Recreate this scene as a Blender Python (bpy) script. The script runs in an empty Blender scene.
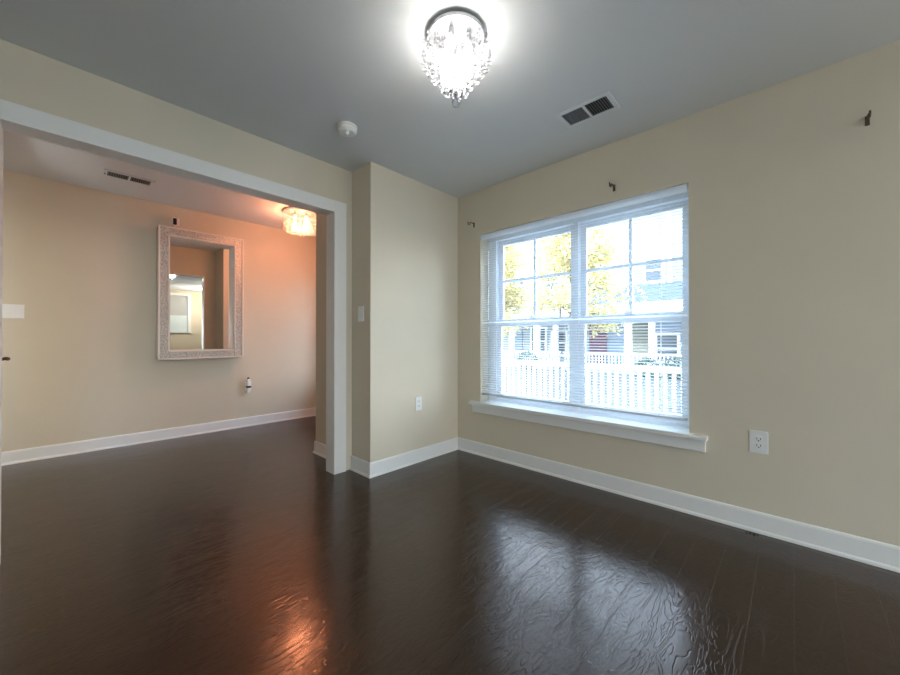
import bpy, bmesh, math, random
from mathutils import Vector, Matrix
random.seed(7)
C = bpy.context.scene.collection
PI = math.pi
scn = bpy.context.scene

# ---------------------------------------------------------------- camera, world, sun, exposure
cam_d = bpy.data.cameras.new('camera'); cam = bpy.data.objects.new('camera', cam_d); C.objects.link(cam)
cam_d.sensor_width = 36; cam_d.lens = 364.25/900*36; cam_d.clip_start = .02; cam_d.clip_end = 300
cam.location = (0, 0, 1.063); cam.rotation_euler = (PI/2+.0050, 0, .7554-PI/2)
scn.camera = cam
SKY = 7.0
SUN = 2.5
w = bpy.data.worlds.new('sky'); scn.world = w; w.use_nodes = True
nt = w.node_tree; bg = nt.nodes['Background']
tc = nt.nodes.new('ShaderNodeTexCoord'); sp = nt.nodes.new('ShaderNodeSeparateXYZ'); cr = nt.nodes.new('ShaderNodeValToRGB')
nt.links.new(tc.outputs['Generated'], sp.inputs[0]); nt.links.new(sp.outputs['Z'], cr.inputs[0]); nt.links.new(cr.outputs[0], bg.inputs[0])
cr.color_ramp.elements[0].position = 0; cr.color_ramp.elements[0].color = (.93, .97, 1, 1)
cr.color_ramp.elements[1].position = .7; cr.color_ramp.elements[1].color = (.50, .72, 1, 1)
bg.inputs[1].default_value = SKY
sd = bpy.data.lights.new('sun', 'SUN'); so = bpy.data.objects.new('sun', sd); C.objects.link(so)
sd.energy = SUN; sd.angle = .02; sd.color = (1, .94, .84)
so.rotation_euler = Vector((.75, -.3, -.62)).to_track_quat('-Z', 'Y').to_euler()
vs = scn.view_settings; vs.view_transform = 'Standard'; vs.look = 'None'; vs.gamma = 1; vs.use_curve_mapping = False
vs.exposure = 0.58

# ---------------------------------------------------------------- materials
def mat(name, col, rough=.6, metal=0, bump=0, bscale=40, spec=.5, emit=None, estr=0, var=0, vscale=3, **kw):
    m = bpy.data.materials.new(name); m.use_nodes = True; n = m.node_tree; p = n.nodes['Principled BSDF']
    p.inputs['Base Color'].default_value = (*col, 1); p.inputs['Roughness'].default_value = rough
    p.inputs['Metallic'].default_value = metal; p.inputs['Specular IOR Level'].default_value = spec
    if emit: p.inputs['Emission Color'].default_value = (*emit, 1); p.inputs['Emission Strength'].default_value = estr
    t = n.nodes.new('ShaderNodeTexCoord')
    if bump:
        nz = n.nodes.new('ShaderNodeTexNoise'); nz.inputs['Scale'].default_value = bscale; nz.inputs['Detail'].default_value = 4
        b = n.nodes.new('ShaderNodeBump'); b.inputs['Strength'].default_value = bump; b.inputs['Distance'].default_value = .002
        n.links.new(t.outputs['Object'], nz.inputs['Vector']); n.links.new(nz.outputs['Fac'], b.inputs['Height']); n.links.new(b.outputs[0], p.inputs['Normal'])
    if var:
        nz = n.nodes.new('ShaderNodeTexNoise'); nz.inputs['Scale'].default_value = vscale; nz.inputs['Detail'].default_value = 3
        r = n.nodes.new('ShaderNodeValToRGB'); r.color_ramp.elements[0].position = .3; r.color_ramp.elements[1].position = .7
        r.color_ramp.elements[0].color = (*[c*(1-var) for c in col], 1); r.color_ramp.elements[1].color = (*[min(1, c*(1+var)) for c in col], 1)
        n.links.new(t.outputs['Object'], nz.inputs['Vector']); n.links.new(nz.outputs['Fac'], r.inputs[0]); n.links.new(r.outputs[0], p.inputs['Base Color'])
    for k, v in kw.items(): p.inputs[k.replace('_', ' ')].default_value = v
    return m
def thin(name, tcol=(1, 1, 1), fac=.12, rough=.02, gcol=(1, 1, 1), glow=0):
    m = bpy.data.materials.new(name); m.use_nodes = True; n = m.node_tree; n.nodes.clear()
    o = n.nodes.new('ShaderNodeOutputMaterial'); mx = n.nodes.new('ShaderNodeMixShader')
    t = n.nodes.new('ShaderNodeBsdfTransparent'); g = n.nodes.new('ShaderNodeBsdfGlossy'); lw = n.nodes.new('ShaderNodeLayerWeight'); lw.inputs[0].default_value = fac
    t.inputs[0].default_value = (*tcol, 1); g.inputs[0].default_value = (*gcol, 1); g.inputs['Roughness'].default_value = rough
    n.links.new(lw.outputs['Fresnel'], mx.inputs[0]); n.links.new(t.outputs[0], mx.inputs[1]); n.links.new(g.outputs[0], mx.inputs[2]); n.links.new(mx.outputs[0], o.inputs[0])
    if glow:   # facets scatter a part of the light
        df = n.nodes.new('ShaderNodeBsdfDiffuse'); tr = n.nodes.new('ShaderNodeBsdfTranslucent'); a = n.nodes.new('ShaderNodeMixShader'); b = n.nodes.new('ShaderNodeMixShader'); b.inputs[0].default_value = glow
        n.links.new(df.outputs[0], a.inputs[1]); n.links.new(tr.outputs[0], a.inputs[2])
        n.links.new(mx.outputs[0], b.inputs[1]); n.links.new(a.outputs[0], b.inputs[2]); n.links.new(b.outputs[0], o.inputs[0])
    return m
M = {}
M['wall'] = mat('beige_wall_paint', (.66, .593, .465), .75, bump=.25, bscale=90, var=.015)
M['ceil'] = mat('ceiling_paint', (.68, .69, .68), .85, bump=.3, bscale=70)
M['trim'] = mat('white_trim_paint', (.80, .80, .77), .4)
M['vinyl'] = mat('white_vinyl', (.80, .84, .88), .4)
M['blind'] = None
M['plate'] = mat('white_plastic', (.82, .82, .79), .35)
M['dark'] = mat('dark_slot', (.02, .02, .02), .6)
M['duct'] = mat('duct_dark', (.035, .035, .035), .8)
M['ventw'] = mat('vent_white', (.70, .71, .70), .5)
M['louvre'] = mat('louvre_grey', (.17, .17, .17), .6)
M['bronze'] = mat('bronze_metal', (.10, .07, .05), .45, metal=.6)
M['chrome'] = mat('brushed_chrome', (.62, .62, .64), .34, metal=.85)
M['black'] = mat('black_gloss', (.01, .01, .012), .15)
M['glass'] = thin('window_glass', (.97, .99, 1), .10)
M['crystal'] = thin('crystal', (.99, .995, 1), .30, .03)
M['crystal_warm'] = thin('crystal_amber', (1, .97, .94), .30, .03)
M['mirror'] = mat('mirror_silver', (.92, .92, .90), .015, metal=1)
M['bulb'] = mat('bulb', (1, 1, 1), .4, emit=(1, .98, .94), estr=3)
M['bulbw'] = mat('bulb_warm', (1, .8, .6), .4, emit=(1, .62, .30), estr=2.5)
M['debris'] = mat('debris', (.02, .018, .015), .9)
def frame_mat():
    m = mat('mosaic_silver', (.66, .62, .55), .35, metal=.35); n = m.node_tree; p = n.nodes['Principled BSDF']
    t = n.nodes.new('ShaderNodeTexCoord'); v = n.nodes.new('ShaderNodeTexVoronoi'); v.inputs['Scale'].default_value = 85
    b = n.nodes.new('ShaderNodeBump'); b.inputs['Strength'].default_value = .8; b.inputs['Distance'].default_value = .004
    r = n.nodes.new('ShaderNodeValToRGB'); r.color_ramp.elements[0].color = (.86, .83, .77, 1); r.color_ramp.elements[1].color = (.42, .39, .34, 1)
    r.color_ramp.elements[1].position = .65
    n.links.new(t.outputs['Object'], v.inputs['Vector']); n.links.new(v.outputs['Distance'], b.inputs['Height']); n.links.new(v.outputs['Distance'], r.inputs[0])
    n.links.new(b.outputs[0], p.inputs['Normal']); n.links.new(r.outputs[0], p.inputs['Base Color']); return m
M['frame'] = frame_mat()
M['frame_inner'] = mat('champagne_frame', (.80, .75, .67), .5)
def floor_mat():
    m = bpy.data.materials.new('dark_hand_scraped_planks'); m.use_nodes = True; n = m.node_tree; p = n.nodes['Principled BSDF']; L = n.links.new
    t = n.nodes.new('ShaderNodeTexCoord')
    br = n.nodes.new('ShaderNodeTexBrick'); br.offset = .37; br.inputs['Scale'].default_value = 1
    br.inputs['Brick Width'].default_value = 1.15; br.inputs['Row Height'].default_value = .127; br.inputs['Mortar Size'].default_value = .0012; br.inputs['Mortar Smooth'].default_value = .3
    br.inputs['Color1'].default_value = (.014, .0055, .003, 1); br.inputs['Color2'].default_value = (.024, .0095, .005, 1); br.inputs['Mortar'].default_value = (.008, .005, .004, 1)
    L(t.outputs['Object'], br.inputs['Vector'])
    mp = n.nodes.new('ShaderNodeMapping'); mp.inputs['Scale'].default_value = (3.5, 15, 1); L(t.outputs['Object'], mp.inputs[0])
    # per-plank offset so the grain breaks at seams
    ad = n.nodes.new('ShaderNodeVectorMath'); ad.operation = 'MULTIPLY_ADD'; ad.inputs[1].default_value = (90, 160, 50)
    L(br.outputs['Color'], ad.inputs[0]); L(mp.outputs[0], ad.inputs[2])
    nz = n.nodes.new('ShaderNodeTexNoise'); nz.inputs['Scale'].default_value = 1.0; nz.inputs['Detail'].default_value = 3; nz.inputs['Distortion'].default_value = .7
    L(ad.outputs[0], nz.inputs['Vector'])
    # cathedral grain: rings of the noise field
    mu = n.nodes.new('ShaderNodeMath'); mu.operation = 'MULTIPLY'; mu.inputs[1].default_value = 75; L(nz.outputs['Fac'], mu.inputs[0])
    sn = n.nodes.new('ShaderNodeMath'); sn.operation = 'SINE'; L(mu.outputs[0], sn.inputs[0])
    rg = n.nodes.new('ShaderNodeMapRange'); rg.inputs['From Min'].default_value = -1; rg.inputs['From Max'].default_value = -.35; L(sn.outputs[0], rg.inputs[0])
    mx = n.nodes.new('ShaderNodeMix'); mx.data_type = 'RGBA'; mx.blend_type = 'MULTIPLY'; mx.inputs['Factor'].default_value = .45
    L(br.outputs['Color'], mx.inputs[6]); L(rg.outputs[0], mx.inputs[7]); L(mx.outputs[2], p.inputs['Base Color'])
    b = n.nodes.new('ShaderNodeBump'); b.inputs['Strength'].default_value = .28; b.inputs['Distance'].default_value = .0010; L(rg.outputs[0], b.inputs['Height'])
    b2 = n.nodes.new('ShaderNodeBump'); b2.inputs['Strength'].default_value = .5; b2.inputs['Distance'].default_value = .001; b2.invert = True
    L(br.outputs['Fac'], b2.inputs['Height']); L(b.outputs[0], b2.inputs['Normal'])
    n3 = n.nodes.new('ShaderNodeTexNoise'); n3.inputs['Scale'].default_value = 7; n3.inputs['Detail'].default_value = 2; L(t.outputs['Object'], n3.inputs['Vector'])
    b3 = n.nodes.new('ShaderNodeBump'); b3.inputs['Strength'].default_value = .35; b3.inputs['Distance'].default_value = .004
    L(n3.outputs['Fac'], b3.inputs['Height']); L(b2.outputs[0], b3.inputs['Normal']); L(b3.outputs[0], p.inputs['Normal'])
    p.inputs['Roughness'].default_value = .18; p.inputs['IOR'].default_value = 1.70; p.inputs['Specular Tint'].default_value = (1, .80, .66, 1)
    return m
M['floor'] = floor_mat()
M['deck'] = mat('deck', (.30, .30, .30), .8); M['asphalt'] = mat('asphalt', (.085, .09, .095), .9, var=.1); M['grass'] = mat('grass', (.07, .10, .05), .95, var=.3, vscale=1.5)
M['siding'] = mat('pale_siding', (.36, .39, .42), .7); M['siding2'] = mat('blue_siding', (.24, .30, .38), .7)
M['roof'] = mat('slate_roof', (.09, .11, .22), .8, var=.1, vscale=4); M['reddoor'] = mat('wine_door', (.13, .05, .07), .5)
M['panel'] = mat('olive_panel', (.20, .20, .15), .7); M['pane'] = mat('dark_pane', (.06, .08, .10), .3)
M['bark'] = mat('bark', (.12, .09, .06), .9, bump=.6, bscale=20)
def leafmat(name, c, var=.25, tl=.5):
    m = mat(name, c, .6, var=var, vscale=2); n = m.node_tree; p = n.nodes['Principled BSDF']; o = n.nodes['Material Output']
    tr = n.nodes.new('ShaderNodeBsdfTranslucent'); tr.inputs[0].default_value = (*c, 1); mx = n.nodes.new('ShaderNodeMixShader'); mx.inputs[0].default_value = tl
    n.links.new(p.outputs[0], mx.inputs[1]); n.links.new(tr.outputs[0], mx.inputs[2]); n.links.new(mx.outputs[0], o.inputs[0]); return m
M['blind'] = leafmat('white_blind', (.92, .93, .94), var=0, tl=.7)
M['leaf'] = leafmat('autumn_leaf', (.66, .58, .28)); M['leaf2'] = leafmat('green_yellow_leaf', (.52, .54, .30))

# ---------------------------------------------------------------- mesh helpers
def box(bm, x0, x1, y0, y1, z0, z1, bev=0):
    r = bmesh.ops.create_cube(bm, size=1); vs_ = r['verts']
    for v in vs_: v.co = Vector(((x0+x1)/2+v.co.x*(x1-x0), (y0+y1)/2+v.co.y*(y1-y0), (z0+z1)/2+v.co.z*(z1-z0)))
    if bev:
        es = list({e for v in vs_ for e in v.link_edges})
        bmesh.ops.bevel(bm, geom=es, offset=bev, segments=2, affect='EDGES', profile=.5)
def lathe(bm, prof, seg=32, c=(0, 0, 0)):
    rings = []
    for r, z in prof:
        if r < 1e-6: rings.append([bm.verts.new((c[0], c[1], c[2]+z))])
        else: rings.append([bm.verts.new((c[0]+r*math.cos(2*PI*i/seg), c[1]+r*math.sin(2*PI*i/seg), c[2]+z)) for i in range(seg)])
    for a, b in zip(rings, rings[1:]):
        for i in range(seg):
            j = (i+1) % seg
            if len(a) == 1 and len(b) == 1: continue
            if len(a) == 1: bm.faces.new((a[0], b[i], b[j]))
            elif len(b) == 1: bm.faces.new((a[i], a[j], b[0]))
            else: bm.faces.new((a[i], a[j], b[j], b[i]))
def tube(bm, pts, r, seg=10):
    pts = [Vector(p) for p in pts]; rr = r if isinstance(r, (list, tuple)) else [r]*len(pts); rings = []
    for i, p in enumerate(pts):
        d = (pts[min(i+1, len(pts)-1)]-pts[max(i-1, 0)]).normalized()
        u = d.orthogonal().normalized() if i == 0 else (rings_u - d*rings_u.dot(d)).normalized()
        rings_u = u; v = d.cross(u)
        rings.append([bm.verts.new(p+(u*math.cos(2*PI*k/seg)+v*math.sin(2*PI*k/seg))*rr[i]) for k in range(seg)])
    for a, b in zip(rings, rings[1:]):
        for k in range(seg): bm.faces.new((a[k], a[(k+1) % seg], b[(k+1) % seg], b[k]))
    bm.faces.new(rings[0][::-1]); bm.faces.new(rings[-1])
def prism(bm, prof, axis, a0, a1):
    # extrude a closed 2D profile along 'x' or 'y'; prof = [(across, z)]
    def P(s, z, a): return (a, s, z) if axis == 'x' else (s, a, z)
    A = [bm.verts.new(P(s, z, a0)) for s, z in prof]; B = [bm.verts.new(P(s, z, a1)) for s, z in prof]
    k = len(prof)
    for i in range(k): bm.faces.new((A[i], A[(i+1) % k], B[(i+1) % k], B[i]))
    bm.faces.new(A[::-1]); bm.faces.new(B)
def obj(name, bm, m, parent=None, smooth=False):
    bmesh.ops.recalc_face_normals(bm, faces=bm.faces)
    me = bpy.data.meshes.new(name); bm.to_mesh(me); bm.free(); me.materials.append(m)
    if smooth:
        for f in me.polygons: f.use_smooth = True
    o = bpy.data.objects.new(name, me); C.objects.link(o)
    if parent:
        o.parent = parent; o.matrix_parent_inverse = Matrix.Translation(parent.location).inverted() if parent.rotation_euler.z == 0 else Matrix.Identity(4)
    return o
def B(*boxes, bev=0):
    bm = bmesh.new()
    for b in boxes: box(bm, *b, bev=bev)
    return bm
def struct(name, bm, m, parent=None, **k):
    o = obj(name, bm, m, parent, **k)
    if not parent: o['kind'] = 'structure'
    return o
def empty(name, loc=(0, 0, 0), rz=0):
    o = bpy.data.objects.new(name, None); C.objects.link(o); o.location = loc; o.rotation_euler = (0, 0, rz); o.empty_display_size = .05; return o
def tag(o, label, cat, group=None):
    o['label'] = label; o['category'] = cat
    if group: o['group'] = group
    return o

# ---------------------------------------------------------------- the rooms
H = 2.44; HK = 2.50
XW = 2.633; YB = 2.375; XR = 1.626; YL = 2.64; YL2 = 2.75; YK = 4.862; YR = -3.0; XL = -1.9; YS = 3.26; XKL = -.52
OX0, OX1, OZ = -.20, 1.460, 2.066          # wide opening between the rooms
WY0, WY1, WZ0, WZ1 = .465, 2.095, .49, 2.03  # main window opening
KY0, KY1 = 3.80, 4.56                        # window of the far room
XO = 2.86
struct('floor', B((XL, XO, YR-.15, YK+.15, -.12, 0)), M['floor'])
struct('ceiling', B((XL-.1, XO, YR-.15, YL+.06, H, 2.75)), M['ceil'])
struct('ceiling_far_room', B((XL-.1, XO, YL+.06, YK+.15, HK, 2.75)), M['ceil'])
def wall_x(name, x0, x1, y0, y1, holes, top=2.52):   # wall along Y with holes (ya,yb,za,zb)
    bs = []; y = y0
    for ya, yb, za, zb in sorted(holes):
        bs.append((x0, x1, y, ya, 0, top))
        if za > 0: bs.append((x0, x1, ya, yb, 0, za))
        bs.append((x0, x1, ya, yb, zb, top)); y = yb
    bs.append((x0, x1, y, y1, 0, top)); return struct(name, B(*bs), M['wall'])
wall_x('wall_right', XW, XO, YR-.15, YK, [(WY0, WY1, WZ0-.03, WZ1), (KY0, KY1, WZ0-.03, WZ1)])
def wall_y(name, y0, y1, x0, x1, holes, top=2.52):
    bs = []; x = x0
    for xa, xb, za, zb in sorted(holes):
        bs.append((x, xa, y0, y1, 0, top))
        if za > 0: bs.append((xa, xb, y0, y1, 0, za))
        bs.append((xa, xb, y0, y1, zb, top)); x = xb
    bs.append((x, x1, y0, y1, 0, top)); return struct(name, B(*bs), M['wall'])
wall_y('wall_left', YL, YL2, XL, XR, [(OX0-.015, OX1+.015, 0, OZ+.015)], 2.6)
struct('wall_bump', B((XR, XW, YB, YS, 0, 2.6)), M['wall'])
wall_y('wall_back', YK, YK+.12, XKL-.12, XO, [])
GX0, GX1 = -1.10, 1.12                        # added glazed door behind the camera, unseen, lets in fill daylight
RX0, RX1, RZ0, RZ1 = 1.28, 2.12, 1.27, 2.30  # rear window seen in the mirror
wall_y('wall_rear', YR-.15, YR, XL, XW, [(GX0, GX1, 0, 2.1), (RX0, RX1, RZ0, RZ1)])
wall_x('wall_side', XL-.12, XL, YR-.15, YL2, [])
DY0, DY1 = 3.34, 4.26
wall_x('wall_entry', XKL-.12, XKL, YL2, YK, [(DY0-.02, DY1+.02, 0, 2.08)])

# baseboards with shoe moulding
BP = [(0, 0), (.020, 0), (.019, .010), (.015, .017), (.011, .018), (.011, .100), (.008, .110), (.003, .113), (0, .113)]
def baseboard(name, axis, s, d, a0, a1, m0=0, m1=0):   # m = 1: end runs past an outer corner, -1: stops short at an inner one
    bm = bmesh.new(); A = []; B_ = []
    for q, z in BP:
        for lst, a in ((A, a0-m0*q), (B_, a1+m1*q)): lst.append(bm.verts.new((a, s+d*q, z) if axis == 'x' else (s+d*q, a, z)))
    k = len(BP)
    for i in range(k): bm.faces.new((A[i], A[(i+1) % k], B_[(i+1) % k], B_[i]))
    bm.faces.new(A[::-1]); bm.faces.new(B_)
    return struct(name, bm, M['trim'])
baseboard('baseboard_right', 'y', XW, -1, YR, YB, 0, -1)
baseboard('baseboard_bump', 'x', YB, -1, XR, XW, 1, -1)
baseboard('baseboard_return', 'y', XR, -1, YB, YL-.001, 1, 0)
baseboard('baseboard_stub', 'y', XR, -1, YL2, YS, 0, 1)
baseboard('baseboard_stub_back', 'x', YS, 1, XR, XW, 1, -1)
baseboard('baseboard_back', 'x', YK, -1, XKL, XW)
baseboard('baseboard_back_right', 'y', XW, -1, YS, YK)
baseboard('baseboard_left', 'x', YL, -1, XL, OX0-.12)

# cased opening
cw = .105
bm = B((OX1, OX1+cw, YL-.018, YL, 0, OZ+.092), (OX0-cw, OX0, YL-.018, YL, 0, OZ+.092), (OX0, OX1, YL-.018, YL, OZ, OZ+.092), bev=.002)
struct('trim_1', bm, M['trim'])
bm = B((OX1, OX1+.015, YL-.002, YL2+.002, 0, OZ+.015), (OX0-.015, OX0, YL-.002, YL2+.002, 0, OZ+.015), (OX0, OX1, YL-.002, YL2+.002, OZ, OZ+.015))
struct('trim_2', bm, M['trim'])
# ---------------------------------------------------------------- windows
def double_hung(root, ya, yb, z0, z1, sa, sb, xf=2.752, grille=True):
    """unit between ya<yb; sa/sb glass edges; z0..z1"""
    ZM0, ZM1 = 1.183, 1.248; gz0, gz1 = .565, 1.931; st = .045
    obj('window_frame', B((xf, xf+.10, ya, sa-st, z0, z1), (xf, xf+.10, sb+st, yb, z0, z1), (xf, xf+.10, sa-st, sb+st, z0, gz0-st), (xf, xf+.10, sa-st, sb+st, gz1+st, z1), bev=.003), M['vinyl'], root)
    x = xf+.012
    lo = obj('lower_sash', B((x, x+.03, sa-st, sa, gz0-st, ZM1-.008), (x, x+.03, sb, sb+st, gz0-st, ZM1-.008), (x, x+.03, sa, sb, gz0-st, gz0), (x, x+.03, sa, sb, ZM0, ZM1-.008), bev=.003), M['vinyl'], root)
    g = obj('pane', B((x+.012, x+.016, sa, sb, gz0, ZM0)), M['glass'], root); g.parent = lo
    x = xf+.045
    up = obj('upper_sash', B((x, x+.03, sa-st, sa, ZM0+.01, gz1+st), (x, x+.03, sb, sb+st, ZM0+.01, gz1+st), (x, x+.03, sa, sb, ZM0+.01, ZM1), (x, x+.03, sa, sb, gz1, gz1+st), bev=.003), M['vinyl'], root)
    g = obj('pane', B((x+.012, x+.016, sa, sb, ZM1, gz1)), M['glass'], root); g.parent = up
    if grille:
        ym = (sa+sb)/2; zm = 1.598
        g = obj('muntin', B((x+.004, x+.024, ym-.011, ym+.011, ZM1, gz1), (x+.005, x+.023, sa, sb, zm-.011, zm+.011)), M['vinyl'], root); g.parent = up
    ym = (sa+sb)/2
    k = obj('sash_lock', B((xf-.002, xf+.03, ym-.03, ym+.03, ZM1-.008, ZM1+.006), (xf+.002, xf+.016, ym-.005, ym+.022, ZM1+.006, ZM1+.014), bev=.002), M['vinyl'], root); k.parent = lo
def window_trim(root, y0, y1):
    obj('stool', B((XW-.052, XW, y0-.095, y1+.10, WZ0-.027, WZ0), (XW, 2.752, y0, y1, WZ0-.027, WZ0), bev=.004), M['trim'], root)
    obj('apron', B((XW-.022, XW, y0-.085, y1+.085, WZ0-.100, WZ0-.027), bev=.004), M['trim'], root)
w1 = empty('window_1', (XW, (WY0+WY1)/2, WZ0)); w1['kind'] = 'structure'
YM = 1.2365
double_hung(w1, YM, WY1, WZ0, WZ1, 1.301, 1.958)
double_hung(w1, WY0, YM, WZ0, WZ1, .53, 1.172)
window_trim(w1, WY0, WY1)
w2 = empty('window_2', (XW, (KY0+KY1)/2, WZ0)); w2['kind'] = 'structure'
double_hung(w2, KY0, KY1, WZ0, WZ1, KY0+.12, KY1-.12)
window_trim(w2, KY0, KY1)
# rear window (seen in the mirror) and the added, unseen door behind the camera
w3 = empty('window_3', ((RX0+RX1)/2, YR, RZ0)); w3['kind'] = 'structure'
yg = YR-.10
zmid = (RZ0+RZ1)/2
obj('window_frame', B((RX0, RX0+.05, yg-.04, yg+.02, RZ0, RZ1), (RX1-.05, RX1, yg-.04, yg+.02, RZ0, RZ1), (RX0, RX1, yg-.04, yg+.02, RZ0, RZ0+.05), (RX0, RX1, yg-.04, yg+.02, RZ1-.05, RZ1), (RX0, RX1, yg-.03, yg+.015, zmid-.02, zmid+.02)), M['vinyl'], w3)
obj('pane', B((RX0+.05, RX1-.05, yg-.012, yg-.008, RZ0+.05, RZ1-.05)), M['glass'], w3)
obj('casing', B((RX0-.07, RX0, YR, YR+.018, RZ0, RZ1+.07), (RX1, RX1+.07, YR, YR+.018, RZ0, RZ1+.07), (RX0, RX1, YR, YR+.018, RZ1, RZ1+.07), (RX0-.09, RX1+.09, YR-.08, YR+.05, RZ0-.025, RZ0)), M['trim'], w3)
o = obj('roller_shade', B((RX0+.02, RX1-.02, YR-.045, YR-.042, zmid-.02, RZ1-.01), (RX0+.02, RX1-.02, YR-.055, YR-.035, zmid-.04, zmid-.02)), mat('grey_shade', (.45, .46, .46), .8), w3)
obj('daylit_pane_sheet', B((RX0+.02, RX1-.02, YR-.050, YR-.047, RZ0+.005, zmid)), mat('daylit_pane_tint', (.66, .76, .78), .8), w3)  # added opaque sheet; its pale blue stands in for daylight in the lower pane
d2 = empty('fill_door', ((GX0+GX1)/2, YR, 0)); d2['kind'] = 'structure'
gm = (GX0+GX1)/2
for a, b in ((GX0+.04, gm), (gm, GX1-.04)):
    yy = yg-(.0 if a > GX0+.1 else .035)
    f = obj('fill_door_panel', B((a, a+.06, yy-.015, yy+.015, 0.03, 2.06), (b-.06, b, yy-.015, yy+.015, .03, 2.06), (a+.06, b-.06, yy-.015, yy+.015, .03, .12), (a+.06, b-.06, yy-.015, yy+.015, 1.98, 2.06)), M['vinyl'], d2)
    g = obj('pane', B((a+.06, b-.06, yy-.003, yy+.003, .12, 1.98)), M['glass'], d2); g.parent = f
obj('fill_door_frame', B((GX0, GX0+.04, YR-.15, YR-.01, 0, 2.1), (GX1-.04, GX1, YR-.15, YR-.01, 0, 2.1), (GX0, GX1, YR-.15, YR-.01, 2.06, 2.1), (GX0, GX1, YR-.15, YR-.01, 0, .03)), M['vinyl'], d2)
obj('casing', B((GX0-.08, GX0, YR, YR+.018, 0, 2.18), (GX1, GX1+.08, YR, YR+.018, 0, 2.18), (GX0, GX1, YR, YR+.018, 2.1, 2.18)), M['trim'], d2)

# entry door of the far room, standing slightly ajar; only its lever reaches the picture
ANG = -.218
d1 = empty('door_1', (XKL, DY0, 0), ANG); d1['kind'] = 'structure'
LW = DY1-DY0
obj('door_leaf', B((-.04, 0, .004, LW, .012, 2.05), bev=.003), M['trim'], d1)
for (a, b, c, d) in ((.13, .42, 1.15, 1.90), (.50, .79, 1.15, 1.90), (.13, .42, .25, .95), (.50, .79, .25, .95)):
    obj('raised_panel', B((0, .006, a, b, c, d), bev=.005), M['trim'], d1)
bm = bmesh.new(); 
tube(bm, [(0, LW-.07, .92), (.008, LW-.07, .92)], .032, 20); tube(bm, [(0, LW-.07, .92), (.062, LW-.07, .92)], .010, 12)
tube(bm, [(.058, LW-.062, .92), (.066, LW-.09, .922), (.069, LW-.13, .926), (.066, LW-.175, .922)], [.014, .013, .012, .010], 12)
o = obj('door_lever', bm, M['bronze'], d1, smooth=True)
struct('trim_3', B((XKL-.12, XKL+.012, DY0-.02, DY0, 0, 2.06), (XKL-.12, XKL+.012, DY1, DY1+.02, 0, 2.06), (XKL-.12, XKL+.012, DY0-.02, DY1+.02, 2.06, 2.08)), M['trim'])

# ---------------------------------------------------------------- window blind
def blind(y0, y1, z0, z1, label, odd=()):
    r = empty('window_blind', (2.655, (y0+y1)/2, z0)); tag(r, label, 'blind')
    bm = B((2.640, 2.672, y0, y1, z1-.030, z1), bev=.002)
    obj('headrail', bm, M['blind'], r)
    obj('valance', B((2.634, 2.638, y0-.002, y1+.002, z1-.052, z1), bev=.001), M['blind'], r)
    bm = bmesh.new(); n = int((z1-.06-z0-.02)/.0205); cx = 2.655
    for i in range(n):
        z = z0+.024+i*.0205
        t = .20 if i not in odd else odd[i]
        pr = []
        for k in range(5):
            u = (k/4-.5)*.025; h = .0016*(1-(u/.0125)**2)
            pr.append((u, h))
        pts = [(u*math.cos(t)-h*math.sin(t), u*math.sin(t)+h*math.cos(t)) for u, h in pr]
        low = [(a, b-.0007) for a, b in pts][::-1]
        prism(bm, [(cx+a, z+b) for a, b in pts+low], 'y', y0, y1)
    obj('slats', bm, M['blind'], r)
    obj('bottom_rail', B((cx-.014, cx+.014, y0, y1, z0, z0+.014), bev=.002), mat('blind_rail', (.55, .57, .60), .5), r)
    L_ = y1-y0
    for f in (.09, .5, .91):
        y = y0+L_*f
        obj('ladder_cord', B((cx-.0135, cx-.0125, y-.001, y+.001, z0+.01, z1-.03), (cx+.0125, cx+.0135, y-.001, y+.001, z0+.01, z1-.03)), M['blind'], r)
    return r
blind(.478, 2.086, .556, 2.024, 'white horizontal slat blind lowered over the twin window, slats open', {27: .30, 31: -.5, 53: .35})
wd = [o for o in C.objects if o.name == 'window_blind'][0]
bm = bmesh.new(); tube(bm, [(2.630, 1.995, 1.97), (2.630, 1.995, 1.10)], .003, 8); obj('tilt_wand', bm, M['crystal'], wd)
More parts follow.
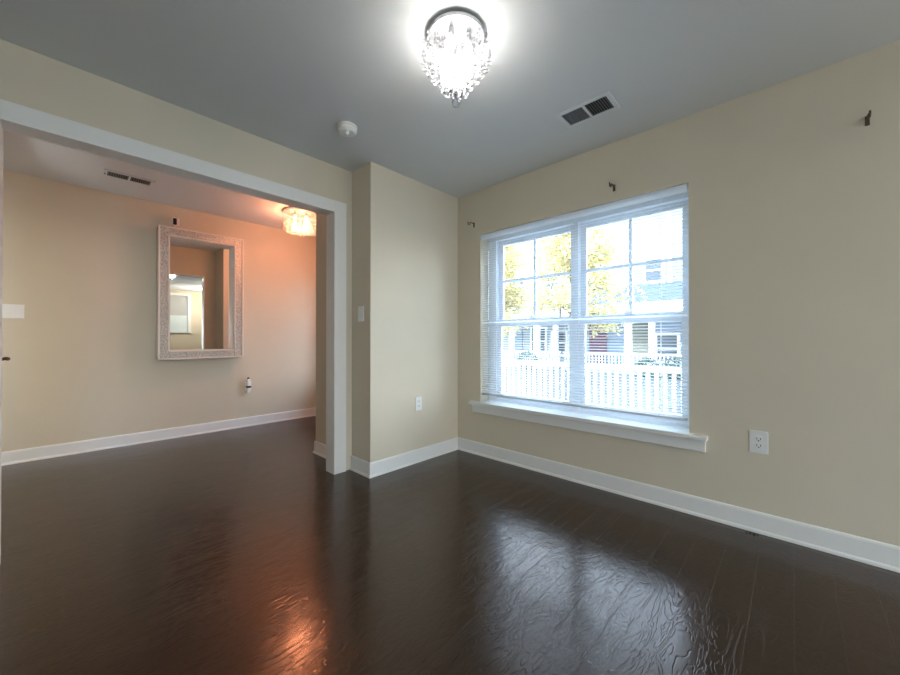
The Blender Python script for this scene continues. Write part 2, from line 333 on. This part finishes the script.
# ---------------------------------------------------------------- chandeliers
def bead_mesh(r):
    bm = bmesh.new(); bmesh.ops.create_icosphere(bm, subdivisions=2, radius=r); me = bpy.data.meshes.new('crystal'); bm.to_mesh(me); bm.free(); return me
def add_bead(bm, c, r, sub=1):
    g = bmesh.ops.create_icosphere(bm, subdivisions=sub, radius=r)
    for v in g['verts']: v.co += Vector(c)
def chandelier(name, c, zc, R, drop, crystal, bulb, power, colr, label, layers, nb, dz=1.0):
    t = empty(name, (c[0], c[1], zc)); tag(t, label, 'chandelier')
    bm = bmesh.new(); lathe(bm, [(0, zc), (R*.55, zc), (R*.55, zc-.008), (R, zc-.008), (R, zc-.026), (R-.004, zc-.026), (R-.004, zc-.012), (0, zc-.012)], 48, (c[0], c[1], 0))
    obj('canopy', bm, M['chrome'], t, smooth=False)
    for k in range(nb):
        a = 2*PI*k/nb+.4; p = (c[0]+R*.45*math.cos(a), c[1]+R*.45*math.sin(a))
        bm = bmesh.new(); lathe(bm, [(0, -.018), (.014, -.018), (.014, -.055), (0, -.055)], 16, (p[0], p[1], zc)); s = obj('lamp_socket', bm, M['chrome'], t)
        bm = bmesh.new(); lathe(bm, [(0, -.055), (.010, -.057), (.017, -.075), (.018, -.090), (.012, -.104), (0, -.110)], 16, (p[0], p[1], zc)); b = obj('bulb', bm, bulb, t, smooth=True); b.parent = s
        ld = bpy.data.lights.new('bulb_light', 'POINT'); ld.energy = power/nb; ld.color = colr; ld.shadow_soft_size = .03
        lo = bpy.data.objects.new('bulb_light', ld); C.objects.link(lo); lo.location = (p[0], p[1], zc-.175); lo.parent = t; lo.matrix_parent_inverse = Matrix.Translation(t.location).inverted()
    # wire strands
    bm = bmesh.new(); spots = []; layers = [(a, b, c_*dz, d*dz, e, f*dz) for a, b, c_, d, e, f in layers]
    for (rf, n, z0, z1, br, sp_) in layers:
        for i in range(n):
            a = 2*PI*(i+.5*(int(rf*100) % 2))/n; x = c[0]+R*rf*math.cos(a); y = c[1]+R*rf*math.sin(a)
            z = zc-z0
            tube(bm, [(x, y, zc-.03), (x, y, zc-z1)], .0006, 4)
            while z > zc-z1+1e-4:
                spots.append((x, y, z, br if z-sp_ > zc-z1 else br*1.25)); z -= sp_
    obj('wire', bm, M['chrome'], t)
    F = Vector((.728, .686, 0)); cc = Vector((c[0], c[1], 0))
    spots.sort(key=lambda s: ((Vector((s[0], s[1], 0))-cc).dot(F)*.5 - s[3]*6))   # nearest and largest first
    me_ = {}
    for (x, y, z, r) in spots[:99]:
        k = round(r, 4)
        if k not in me_: me_[k] = bead_mesh(r); me_[k].materials.append(crystal)
        o = bpy.data.objects.new('crystal', me_[k]); C.objects.link(o); o.location = (x, y, z); o.rotation_euler = (x*40, y*30, z*50); o.parent = t; o.matrix_parent_inverse = Matrix.Translation(t.location).inverted()
    rest = spots[99:]
    if rest:
        bm = bmesh.new()
        for (x, y, z, r) in rest: add_bead(bm, (x, y, z), r, 2)
        o = obj('crystal_mass', bm, crystal, t); o['kind'] = 'stuff'
    return t
c1 = (1.212, 1.104)
chandelier('crystal_chandelier', c1, H, .128, .34, M['crystal'], M['bulb'], 6.0, (1, .97, .92),
  'large teardrop crystal chandelier with round chrome canopy, glowing white near the camera',
  [(1.17, 20, .075, .145, .0085, .030), (.97, 16, .11, .185, .0085, .032), (.78, 13, .14, .218, .0090, .033), (.52, 10, .18, .252, .0100, .034), (.33, 7, .21, .283, .0110, .036), (.16, 4, .25, .310, .0120, .036), (0, 1, .332, .333, .0155, .05)], 4, .94)
c2 = (1.839, 4.057)
chandelier('crystal_chandelier', c2, HK, .185, .28, M['crystal_warm'], M['bulbw'], 21, (1, .38, .20),
  'shallow crystal chandelier glowing orange on the far room ceiling',
  [(.95, 22, .15, .20, .011, .03), (.75, 18, .12, .225, .011, .032), (.5, 12, .12, .25, .012, .034), (.25, 7, .13, .265, .012, .034)], 4)

# ---------------------------------------------------------------- ceiling fittings
t = empty('smoke_detector', (1.257, 2.10, H)); tag(t, 'round white smoke detector on ceiling near the opening corner', 'smoke detector')
bm = bmesh.new(); lathe(bm, [(0, 0), (.064, 0), (.064, -.010), (.060, -.012)], 40, (1.257, 2.10, H)); obj('mounting_base', bm, M['plate'], t)
bm = bmesh.new(); lathe(bm, [(.058, -.010), (.058, -.015), (.062, -.017), (.062, -.028), (.050, -.040), (.030, -.044), (0, -.044)], 40, (1.257, 2.10, H)); obj('cover', bm, M['plate'], t)
bm = bmesh.new(); lathe(bm, [(0, -.04), (.010, -.04), (.009, -.064), (0, -.068)], 16, (1.245, 2.078, H)); obj('sensor_button', bm, M['plate'], t, smooth=True)
def vent(cx, cy, zc, lx, ly, along, label):
    t = empty('ceiling_vent', (cx, cy, zc)); tag(t, label, 'vent')
    fl = .026; x0, x1, y0, y1 = cx-lx/2, cx+lx/2, cy-ly/2, cy+ly/2
    bs = [(x0, x1, y0, y0+fl, zc-.007, zc), (x0, x1, y1-fl, y1, zc-.007, zc), (x0, x0+fl, y0+fl, y1-fl, zc-.007, zc), (x1-fl, x1, y0+fl, y1-fl, zc-.007, zc)]
    if along == 'y': bs.append((x0+fl, x1-fl, cy-.007, cy+.007, zc-.007, zc))
    else: bs.append((cx-.007, cx+.007, y0+fl, y1-fl, zc-.007, zc))
    obj('frame', B(*bs, bev=.0015), M['ventw'], t)
    obj('duct_box', B((x0+fl, x1-fl, y0+fl, y1-fl, zc-.0012, zc-.0004)), M['duct'], t)
    bm = bmesh.new(); n = 9
    # louvres lean opposite ways in the two halves
    def louv(a0, a1, b0, b1, s):
        for i in range(n):
            a = a0+(a1-a0)*(i+.5)/n; h = .0052; wv = .0034
            pr = [(a-wv*s, zc-.0065), (a-wv*s+.0012, zc-.0065), (a+wv*s+.0012, zc-.0065+h), (a+wv*s, zc-.0065+h)]
            prism(bm, pr, 'x' if along == 'y' else 'y', b0, b1)
    if along == 'y':
        louv(y0+fl, cy-.007, x0+fl, x1-fl, 1); louv(cy+.007, y1-fl, x0+fl, x1-fl, -1)
    else:
        louv(x0+fl, cx-.007, y0+fl, y1-fl, 1); louv(cx+.007, x1-fl, y0+fl, y1-fl, 1)
    obj('louvres', bm, M['louvre'], t)
    if along == 'y': obj('damper_lever', B((cx-.004, cx+.004, y0+.010, y0+.014, zc-.018, zc-.006)), M['ventw'], t)
    else: obj('damper_lever', B((x0+.008, x0+.012, cy-.010, cy+.010, zc-.018, zc-.006)), M['dark'], t)
    return t
vent(2.160, .898, H, .19, .32, 'y', 'white two-panel ceiling vent between chandelier and the window wall')
vent(.40, 4.30, HK, .34, .17, 'x', 'narrow ceiling vent with two dark slots in far room above the mirror')

# ---------------------------------------------------------------- wall fittings
def plate_on(name, cat, label, pos, nrm, wd_, ht, kind):
    """nrm: 'x-' plate faces -X, 'y-' faces -Y"""
    t = empty(name, pos); tag(t, label, cat, None)
    def bx(u0, u1, z0, z1, d0, d1):
        if nrm == 'x-': return (pos[0]-d1, pos[0]-d0, pos[1]+u0, pos[1]+u1, pos[2]+z0, pos[2]+z1)
        return (pos[0]+u0, pos[0]+u1, pos[1]-d1, pos[1]-d0, pos[2]+z0, pos[2]+z1)
    obj('cover_plate', B(bx(-wd_/2, wd_/2, -ht/2, ht/2, 0, .006), bev=.002), M['plate'], t)
    if kind == 'outlet':
        for s in (-1, 1):
            f = obj('socket', B(bx(-.017, .017, s*.020-.014, s*.020+.014, .005, .0085), bev=.0015), M['plate'], t)
            g = obj('slot', B(bx(-.008, -.0055, s*.020-.003, s*.020+.006, .008, .009), bx(.0055, .008, s*.020-.003, s*.020+.006, .008, .009), bx(-.0025, .0025, s*.020-.010, s*.020-.006, .008, .009)), M['dark'], t); g.parent = f
    elif kind == 'decora':
        obj('socket', B(bx(-.017, .017, -.034, .034, .005, .0085), bev=.001), M['plate'], t)
        obj('slot', B(*[bx(a, a+.003, s*.018-.004, s*.018+.006, .008, .0093) for s in (-1, 1) for a in (-.010, .006)], *[bx(-.003, .003, s*.018-.012, s*.018-.007, .008, .0093) for s in (-1, 1)]), M['dark'], t)
    elif kind == 'switch':
        n = 2 if wd_ > .1 else 1
        for i in range(n):
            u = 0 if n == 1 else (i-.5)*.046
            obj('rocker', B(bx(u-.0165, u+.0165, -.033, .033, .005, .010), bev=.002), M['plate'], t)
    return t
plate_on('wall_outlet', 'outlet', 'white wall outlet right of the window, below the sill end', (XW, .14, .497), 'x-', .080, .122, 'decora')
plate_on('wall_outlet', 'outlet', 'white wall outlet low on the pale wall between opening and window', (2.122, YB, .505), 'y-', .072, .118, 'outlet')
plate_on('light_switch', 'light switch', 'white light switch on the narrow shaded wall beside opening casing', (XR, 2.50, 1.265), 'x-', .075, .120, 'switch')
plate_on('light_switch', 'light switch', 'wide white light switch on the far room wall at left edge', (-.295, YK, 1.303), 'y-', .125, .120, 'switch')
# outlet with plug-in device under the mirror
t = plate_on('wall_outlet', 'outlet', 'narrow outlet with plug on the far wall, below the mirror corner', (1.555, YK, .49), 'y-', .070, .115, 'outlet')
t2 = empty('plug_in_freshener', (1.550, YK-.009, .49)); tag(t2, 'slim white plug-in device with dark band on the outlet below the mirror', 'plug-in device')
bm = B((1.531, 1.567, YK-.046, YK-.009, .415, .580), bev=.008); obj('body', bm, M['plate'], t2)
obj('band', B((1.524, 1.574, YK-.050, YK-.012, .474, .494), bev=.002), M['black'], t2)
bm = bmesh.new(); lathe(bm, [(0, 0), (.010, 0), (.013, .010), (.009, .022), (0, .024)], 16, (1.549, YK-.028, .578)); obj('cap', bm, M['bronze'], t2, smooth=True)

# curtain rod brackets over the window
def bracket(y, z, label):
    t = empty('curtain_bracket', (XW, y, z)); tag(t, label, 'curtain bracket')
    bm = bmesh.new(); box(bm, XW-.004, XW, y-.008, y+.008, z-.028, z+.018, bev=.001); obj('wall_plate', bm, M['bronze'], t)
    bm = bmesh.new(); tube(bm, [(XW-.003, y, z+.004), (XW-.030, y, z+.010), (XW-.055, y, z+.006), (XW-.062, y, z-.010), (XW-.074, y, z-.018), (XW-.086, y, z-.008), (XW-.087, y, z+.006)], .0042, 8)
    obj('hook', bm, M['bronze'], t, smooth=True)
bracket(2.170, 2.137, 'small bronze curtain bracket at left end above the window')
bracket(.905, 2.124, 'small bronze curtain bracket above the middle of the window, over the blind')
bracket(-.262, 2.112, 'small bronze curtain bracket alone high on the wall far right of window')

# added fill lamp, unseen, on the window wall behind the camera
t = empty('fill_lamp', (XW, -2.05, 1.9)); tag(t, 'added fill lamp with white globe, unseen on window wall behind the camera', 'fill lamp')
bm = bmesh.new(); tube(bm, [(XW, -2.05, 1.8), (XW-.02, -2.05, 1.8)], .06, 24); tube(bm, [(XW-.02, -2.05, 1.8), (XW-.15, -2.05, 1.8), (XW-.20, -2.05, 1.84)], .010, 10); obj('arm', bm, M['bronze'], t)
bm = bmesh.new(); lathe(bm, [(0, 1.835), (.05, 1.84), (.075, 1.87), (.08, 1.91), (.06, 1.96), (.045, 1.98)], 28, (XW-.21, -2.05, 0)); obj('fill_lamp_globe', bm, M['bulb'], t, smooth=True)
ld = bpy.data.lights.new('fill_light', 'POINT'); ld.energy = 26; ld.color = (1, .93, .84); ld.shadow_soft_size = .09
lo = bpy.data.objects.new('fill_light', ld); C.objects.link(lo); lo.location = (XW-.21, -2.05, 2.08); lo.parent = t; lo.matrix_parent_inverse = Matrix.Translation(t.location).inverted()

# ---------------------------------------------------------------- mirror, deep box frame
D = .14; YF = YK-D
mx0, mx1, mz0, mz1 = .668, 1.452, .855, 2.235
bw = .088
t = empty('wall_mirror', ((mx0+mx1)/2, YK, mz0)); tag(t, 'tall wall mirror in a deep silver mosaic frame on the far wall', 'mirror')
obj('frame', B((mx0, mx0+bw, YF, YK, mz0, mz1), (mx1-bw, mx1, YF, YK, mz0, mz1), (mx0+bw, mx1-bw, YF, YK, mz0, mz0+bw), (mx0+bw, mx1-bw, YF, YK, mz1-bw, mz1), bev=.003), M['frame'], t)
e = .007
obj('frame_lip', B((mx0-.004, mx0+.010, YF-e, YF+.01, mz0, mz1), (mx1-.010, mx1+.004, YF-e, YF+.01, mz0, mz1), (mx0, mx1, YF-e, YF+.01, mz0-.004, mz0+.010), (mx0, mx1, YF-e, YF+.01, mz1-.010, mz1+.004),
   (mx0+bw-.010, mx0+bw+.002, YF-e, YF+.01, mz0+bw, mz1-bw), (mx1-bw-.002, mx1-bw+.010, YF-e, YF+.01, mz0+bw, mz1-bw), (mx0+bw, mx1-bw, YF-e, YF+.01, mz0+bw-.010, mz0+bw+.002), (mx0+bw, mx1-bw, YF-e, YF+.01, mz1-bw-.002, mz1-bw+.010), bev=.002), M['frame_inner'], t)
i0, i1, j0, j1 = mx0+bw, mx1-bw, mz0+bw, mz1-bw
obj('inner_lining', B((i0, i0+.006, YF+.01, YK-.01, j0, j1), (i1-.006, i1, YF+.01, YK-.01, j0, j1), (i0, i1, YF+.01, YK-.01, j0, j0+.006), (i0, i1, YF+.01, YK-.01, j1-.006, j1)), M['frame_inner'], t)
mg = obj('mirror_glass', B((-.5*(i1-i0)+.007, .5*(i1-i0)-.007, -.002, .002, j0+.006-mz0, j1-.006-mz0)), M['mirror'], t)
mg.matrix_parent_inverse = Matrix.Identity(4); mg.location = (0, -.022, 0); mg.rotation_euler = (0, 0, -.021)
# security camera standing on the mirror frame
px_, pz_ = .812, mz1+.004
t = empty('security_camera', (px_, YF+.05, pz_)); tag(t, 'small white security camera with black face on top of the mirror frame', 'camera')
bm = bmesh.new(); lathe(bm, [(0, 0), (.022, 0), (.022, .005), (.006, .008), (.006, .030), (0, .030)], 20, (px_, YF+.05, pz_)); obj('stand', bm, M['plate'], t)
obj('body', B((px_-.028, px_+.034, YF+.025, YF+.08, pz_+.022, pz_+.112), bev=.010), M['plate'], t)
f = obj('face', B((px_-.024, px_+.008, YF+.020, YF+.028, pz_+.034, pz_+.102), bev=.006), M['black'], t)

# speck of debris at the baseboard
bm = bmesh.new()
for (a, b, r) in ((0, 0, .006), (.012, .005, .005), (.022, -.002, .004), (-.010, .004, .004)):
    g = bmesh.ops.create_icosphere(bm, subdivisions=1, radius=r)
    for v in g['verts']: v.co = Vector((XW-.045+b+v.co.x, .158+a*1.4+v.co.y*1.5, .004+v.co.z*.6))
o = obj('debris_scrap', bm, M['debris']); tag(o, 'tiny dark scrap on floor against baseboard below the right outlet', 'scrap')

# ---------------------------------------------------------------- outdoors
struct('ground', B((XO, 70, -40, 60, -.75, -.55)), M['grass'])
struct('pavement', B((7.2, 17.2, -30, 50, -.56, -.53)), M['asphalt'])
struct('ground_rear', B((-40, XO, -40, YR-.15, -.30, -.10)), mat('pale_bounce_concrete', (.42, .41, .38), .85, var=.06))  # unseen ground, coloured pale to bounce daylight up into the room
struct('porch_floor', B((XO, 6.25, -3, 12, -.30, -.12)), M['deck'])
# porch railing
RX = 6.0
t = empty('porch_railing', (RX, 3.5, -.12)); tag(t, 'white porch railing with square balusters outside the window', 'railing')
ry0, ry1 = -.4, 7.0
obj('top_rail', B((RX-.045, RX+.045, ry0, ry1, .575, .665), bev=.006), M['vinyl'], t)
obj('bottom_rail', B((RX-.03, RX+.03, ry0, ry1, -.06, -.005), bev=.004), M['vinyl'], t)
y = ry0+.06; nb = 0
proto = None
while y < ry1:
    if proto is None: proto = obj('baluster', B((RX-.021, RX+.021, y-.023, y+.023, -.005, .575)), M['vinyl'], t); y_p = y; o = proto
    else:
        o = proto.copy(); C.objects.link(o); o.location = (0, y-y_p, 0); o.parent = t; o.matrix_parent_inverse = proto.matrix_parent_inverse
    y += .113; nb += 1
for y in (4.42, 6.95, -.45):
    obj('post', B((RX-.05, RX+.05, y-.05, y+.05, -.12, .72), (RX-.06, RX+.06, y-.06, y+.06, .72, .745), bev=.004), M['vinyl'], t)
# neighbour house with porch
def siding(bm, x, y0, y1, z0, z1, step=.16):
    z = z0
    while z < z1:
        h = min(step, z1-z); pr = [(x, z), (x+.3, z), (x+.3, z+h), (x+.025, z+h)]; prism(bm, pr, 'y', y0, y1); z += step
def house(y0, y1, m, label, feats):
    t = empty('house', (20, (y0+y1)/2, -.55)); tag(t, label, 'house', None)
    bm = bmesh.new(); siding(bm, 20, y0, y1, -.55, 8.2); box(bm, 20.25, 27, y0, y1, -.55, 8.2); obj('siding', bm, m, t)
    bm = bmesh.new(); prism(bm, [(y0-.02, 8.2), (y1+.02, 8.2), ((y0+y1)/2, 11.0)], 'x', 19.5, 27.4); obj('roof', bm, M['roof'], t)
    bm = bmesh.new(); prism(bm, [(18.2, 2.72), (18.2, 2.80), (20.0, 3.85), (20.0, 2.72)], 'y', y0, y1); obj('porch_roof', bm, M['roof'], t)
    obj('fascia', B((18.12, 18.22, y0, y1, 2.28, 2.76)), M['vinyl'], t)
    obj('porch_deck', B((18.2, 20, y0, y1, -.55, -.38)), M['deck'], t)
    for k, (a, b) in enumerate(feats.get('col', [])): obj('porch_column', B((18.25, 18.5, a, b, -.38, 2.3)), M['vinyl'], t)
    for (a, b, c, d) in feats.get('win', []):
        f = obj('window', B((19.93, 20.02, a-.12, b+.12, c-.12, c), (19.93, 20.02, a-.12, b+.12, d, d+.12), (19.93, 20.02, a-.12, a, c, d), (19.93, 20.02, b, b+.12, c, d), (19.94, 20.02, a, b, (c+d)/2-.04, (c+d)/2+.04)), M['vinyl'], t)
        g = obj('pane', B((19.97, 20.03, a, b, c, d)), M['pane'], t); g.parent = f
    for (a, b, c, d, mm, nm) in feats.get('panel', []): obj(nm, B((19.94, 20.02, a, b, c, d)), mm, t)
    for a in feats.get('corner', []): obj('corner_board', B((19.90, 20.02, a-.09, a+.09, 2.8, 8.2)), M['vinyl'], t)
    # porch railing
    bm = B((18.3, 18.38, y0, y1, .33, .42), (18.3, 18.38, y0, y1, -.25, -.18)); y = y0+.1
    while y < y1: box(bm, 18.32, 18.36, y-.025, y+.025, -.2, .35); y += .16
    obj('railing', bm, M['vinyl'], t)
house(1.2, 8.95, M['siding2'], 'pale blue house with slate porch roof seen through the right sash',
  dict(col=[(5.55, 5.83), (4.57, 4.78), (2.6, 2.85), (8.3, 8.6)], win=[(4.0, 4.85, -.0, 1.25), (4.62, 5.35, 3.95, 5.0), (7.1, 7.9, 3.95, 5.0), (2.0, 2.8, 3.95, 5.0)],
       panel=[(5.25, 6.1, .25, 2.2, M['panel'], 'wall_panel'), (7.26, 8.2, -.38, 1.95, M['reddoor'], 'front_door')], corner=[4.28, 8.85]))
house(9.1, 18.0, M['siding'], 'white-grey house behind the yellow tree seen through the left sash',
  dict(col=[(10.4, 10.7), (12.1, 12.35), (9.3, 9.5)], win=[(9.6, 10.4, .2, 1.5), (10.9, 11.8, .2, 1.7), (10.0, 10.9, 3.95, 5.0), (12.4, 13.3, 3.95, 5.0)],
       panel=[(12.5, 13.35, -.38, 1.75, M['siding2'], 'front_door')], corner=[9.2]))
# autumn trees
def tree(x, y, h, cr_, n, lm, label, seed, sz=.075):
    rnd = random.Random(seed)
    t = empty('tree', (x, y, -.55)); tag(t, label, 'tree')
    bm = bmesh.new(); tube(bm, [(x, y, -.55), (x+.03, y+.02, .6), (x-.02, y+.05, h*.45), (x, y, h*.95)], [.13, .11, .08, .02], 10)
    tips = []
    for k in range(26):
        z = h*(.22+.65*rnd.random()); a = rnd.random()*2*PI; L_ = cr_*(.55+.5*rnd.random())*(1.15-.6*z/h)
        e_ = Vector((x+math.cos(a)*L_, y+math.sin(a)*L_, z+.25*L_*rnd.uniform(.1, 1))); mid = Vector((x+math.cos(a)*L_*.5, y+math.sin(a)*L_*.5, z+.22*L_))
        tube(bm, [(x, y, z*.92), mid, e_], [.035, .02, .006], 6); tips += [mid.lerp(e_, f) for f in (0, .35, .7, 1)]
    obj('trunk', bm, M['bark'], t)
    bm = bmesh.new()
    for i in range(n):
        c = rnd.choice(tips)+Vector((rnd.gauss(0, .30), rnd.gauss(0, .30), rnd.gauss(0, .24)))
        q = Matrix.Rotation(rnd.random()*6.28, 3, Vector((rnd.gauss(0, 1), rnd.gauss(0, 1), rnd.gauss(0, 1)+.01)).normalized()); s = sz*rnd.uniform(.7, 1.3)
        vs_ = [bm.verts.new(c+q @ Vector(p)*s) for p in ((-1, 0, 0), (-.2, .55, .12), (1, 0, 0), (-.2, -.55, .12))]
        bm.faces.new((vs_[0], vs_[1], vs_[2])); bm.faces.new((vs_[0], vs_[2], vs_[3]))
    me = bpy.data.meshes.new('foliage'); bm.to_mesh(me); bm.free(); me.materials.append(lm)
    o = bpy.data.objects.new('foliage', me); C.objects.link(o); o.parent = t; o.matrix_parent_inverse = Matrix.Translation(t.location).inverted()
tree(12.0, 5.5, 5.9, 1.8, 12000, M['leaf'], 'yellow-leaved young tree in front of the porch roof, right of the window mullion', 3)
tree(13.0, 9.8, 6.6, 2.2, 15000, M['leaf'], 'broad yellow-leaved tree filling the left sash', 5)
tree(14.2, 14.9, 6.6, 2.3, 9000, M['leaf2'], 'greener tree at far left behind the yellow tree', 9)
for (x, y, s) in ((16.9, 3.4, .5), (17.0, 4.5, .45), (16.8, 10.2, .55)):
    t = empty('shrub', (x, y, -.55)); tag(t, 'low green shrub before the neighbouring porch', 'shrub', 'shrubs before the porches')
    rnd = random.Random(int(y*10)); bm = bmesh.new()
    for i in range(900):
        v = Vector((rnd.gauss(0, 1), rnd.gauss(0, 1), rnd.gauss(0, 1))).normalized()*s*rnd.uniform(.7, 1); c = Vector((x+v.x, y+v.y, -.55+s*.9+v.z))
        q = Matrix.Rotation(rnd.random()*6.28, 3, Vector((rnd.gauss(0, 1), rnd.gauss(0, 1), 1)).normalized())
        vs_ = [bm.verts.new(c+q @ Vector(p)*.05) for p in ((-1, 0, 0), (0, .5, 0), (1, 0, 0), (0, -.5, 0))]; bm.faces.new(vs_)
    me = bpy.data.meshes.new('foliage'); bm.to_mesh(me); bm.free(); me.materials.append(M['grass'])
    o = bpy.data.objects.new('foliage', me); C.objects.link(o); o.parent = t; o.matrix_parent_inverse = Matrix.Translation(t.location).inverted()
    bm = bmesh.new(); tube(bm, [(x, y, -.56), (x, y, -.1)], .03, 6); obj('stem', bm, M['bark'], t)
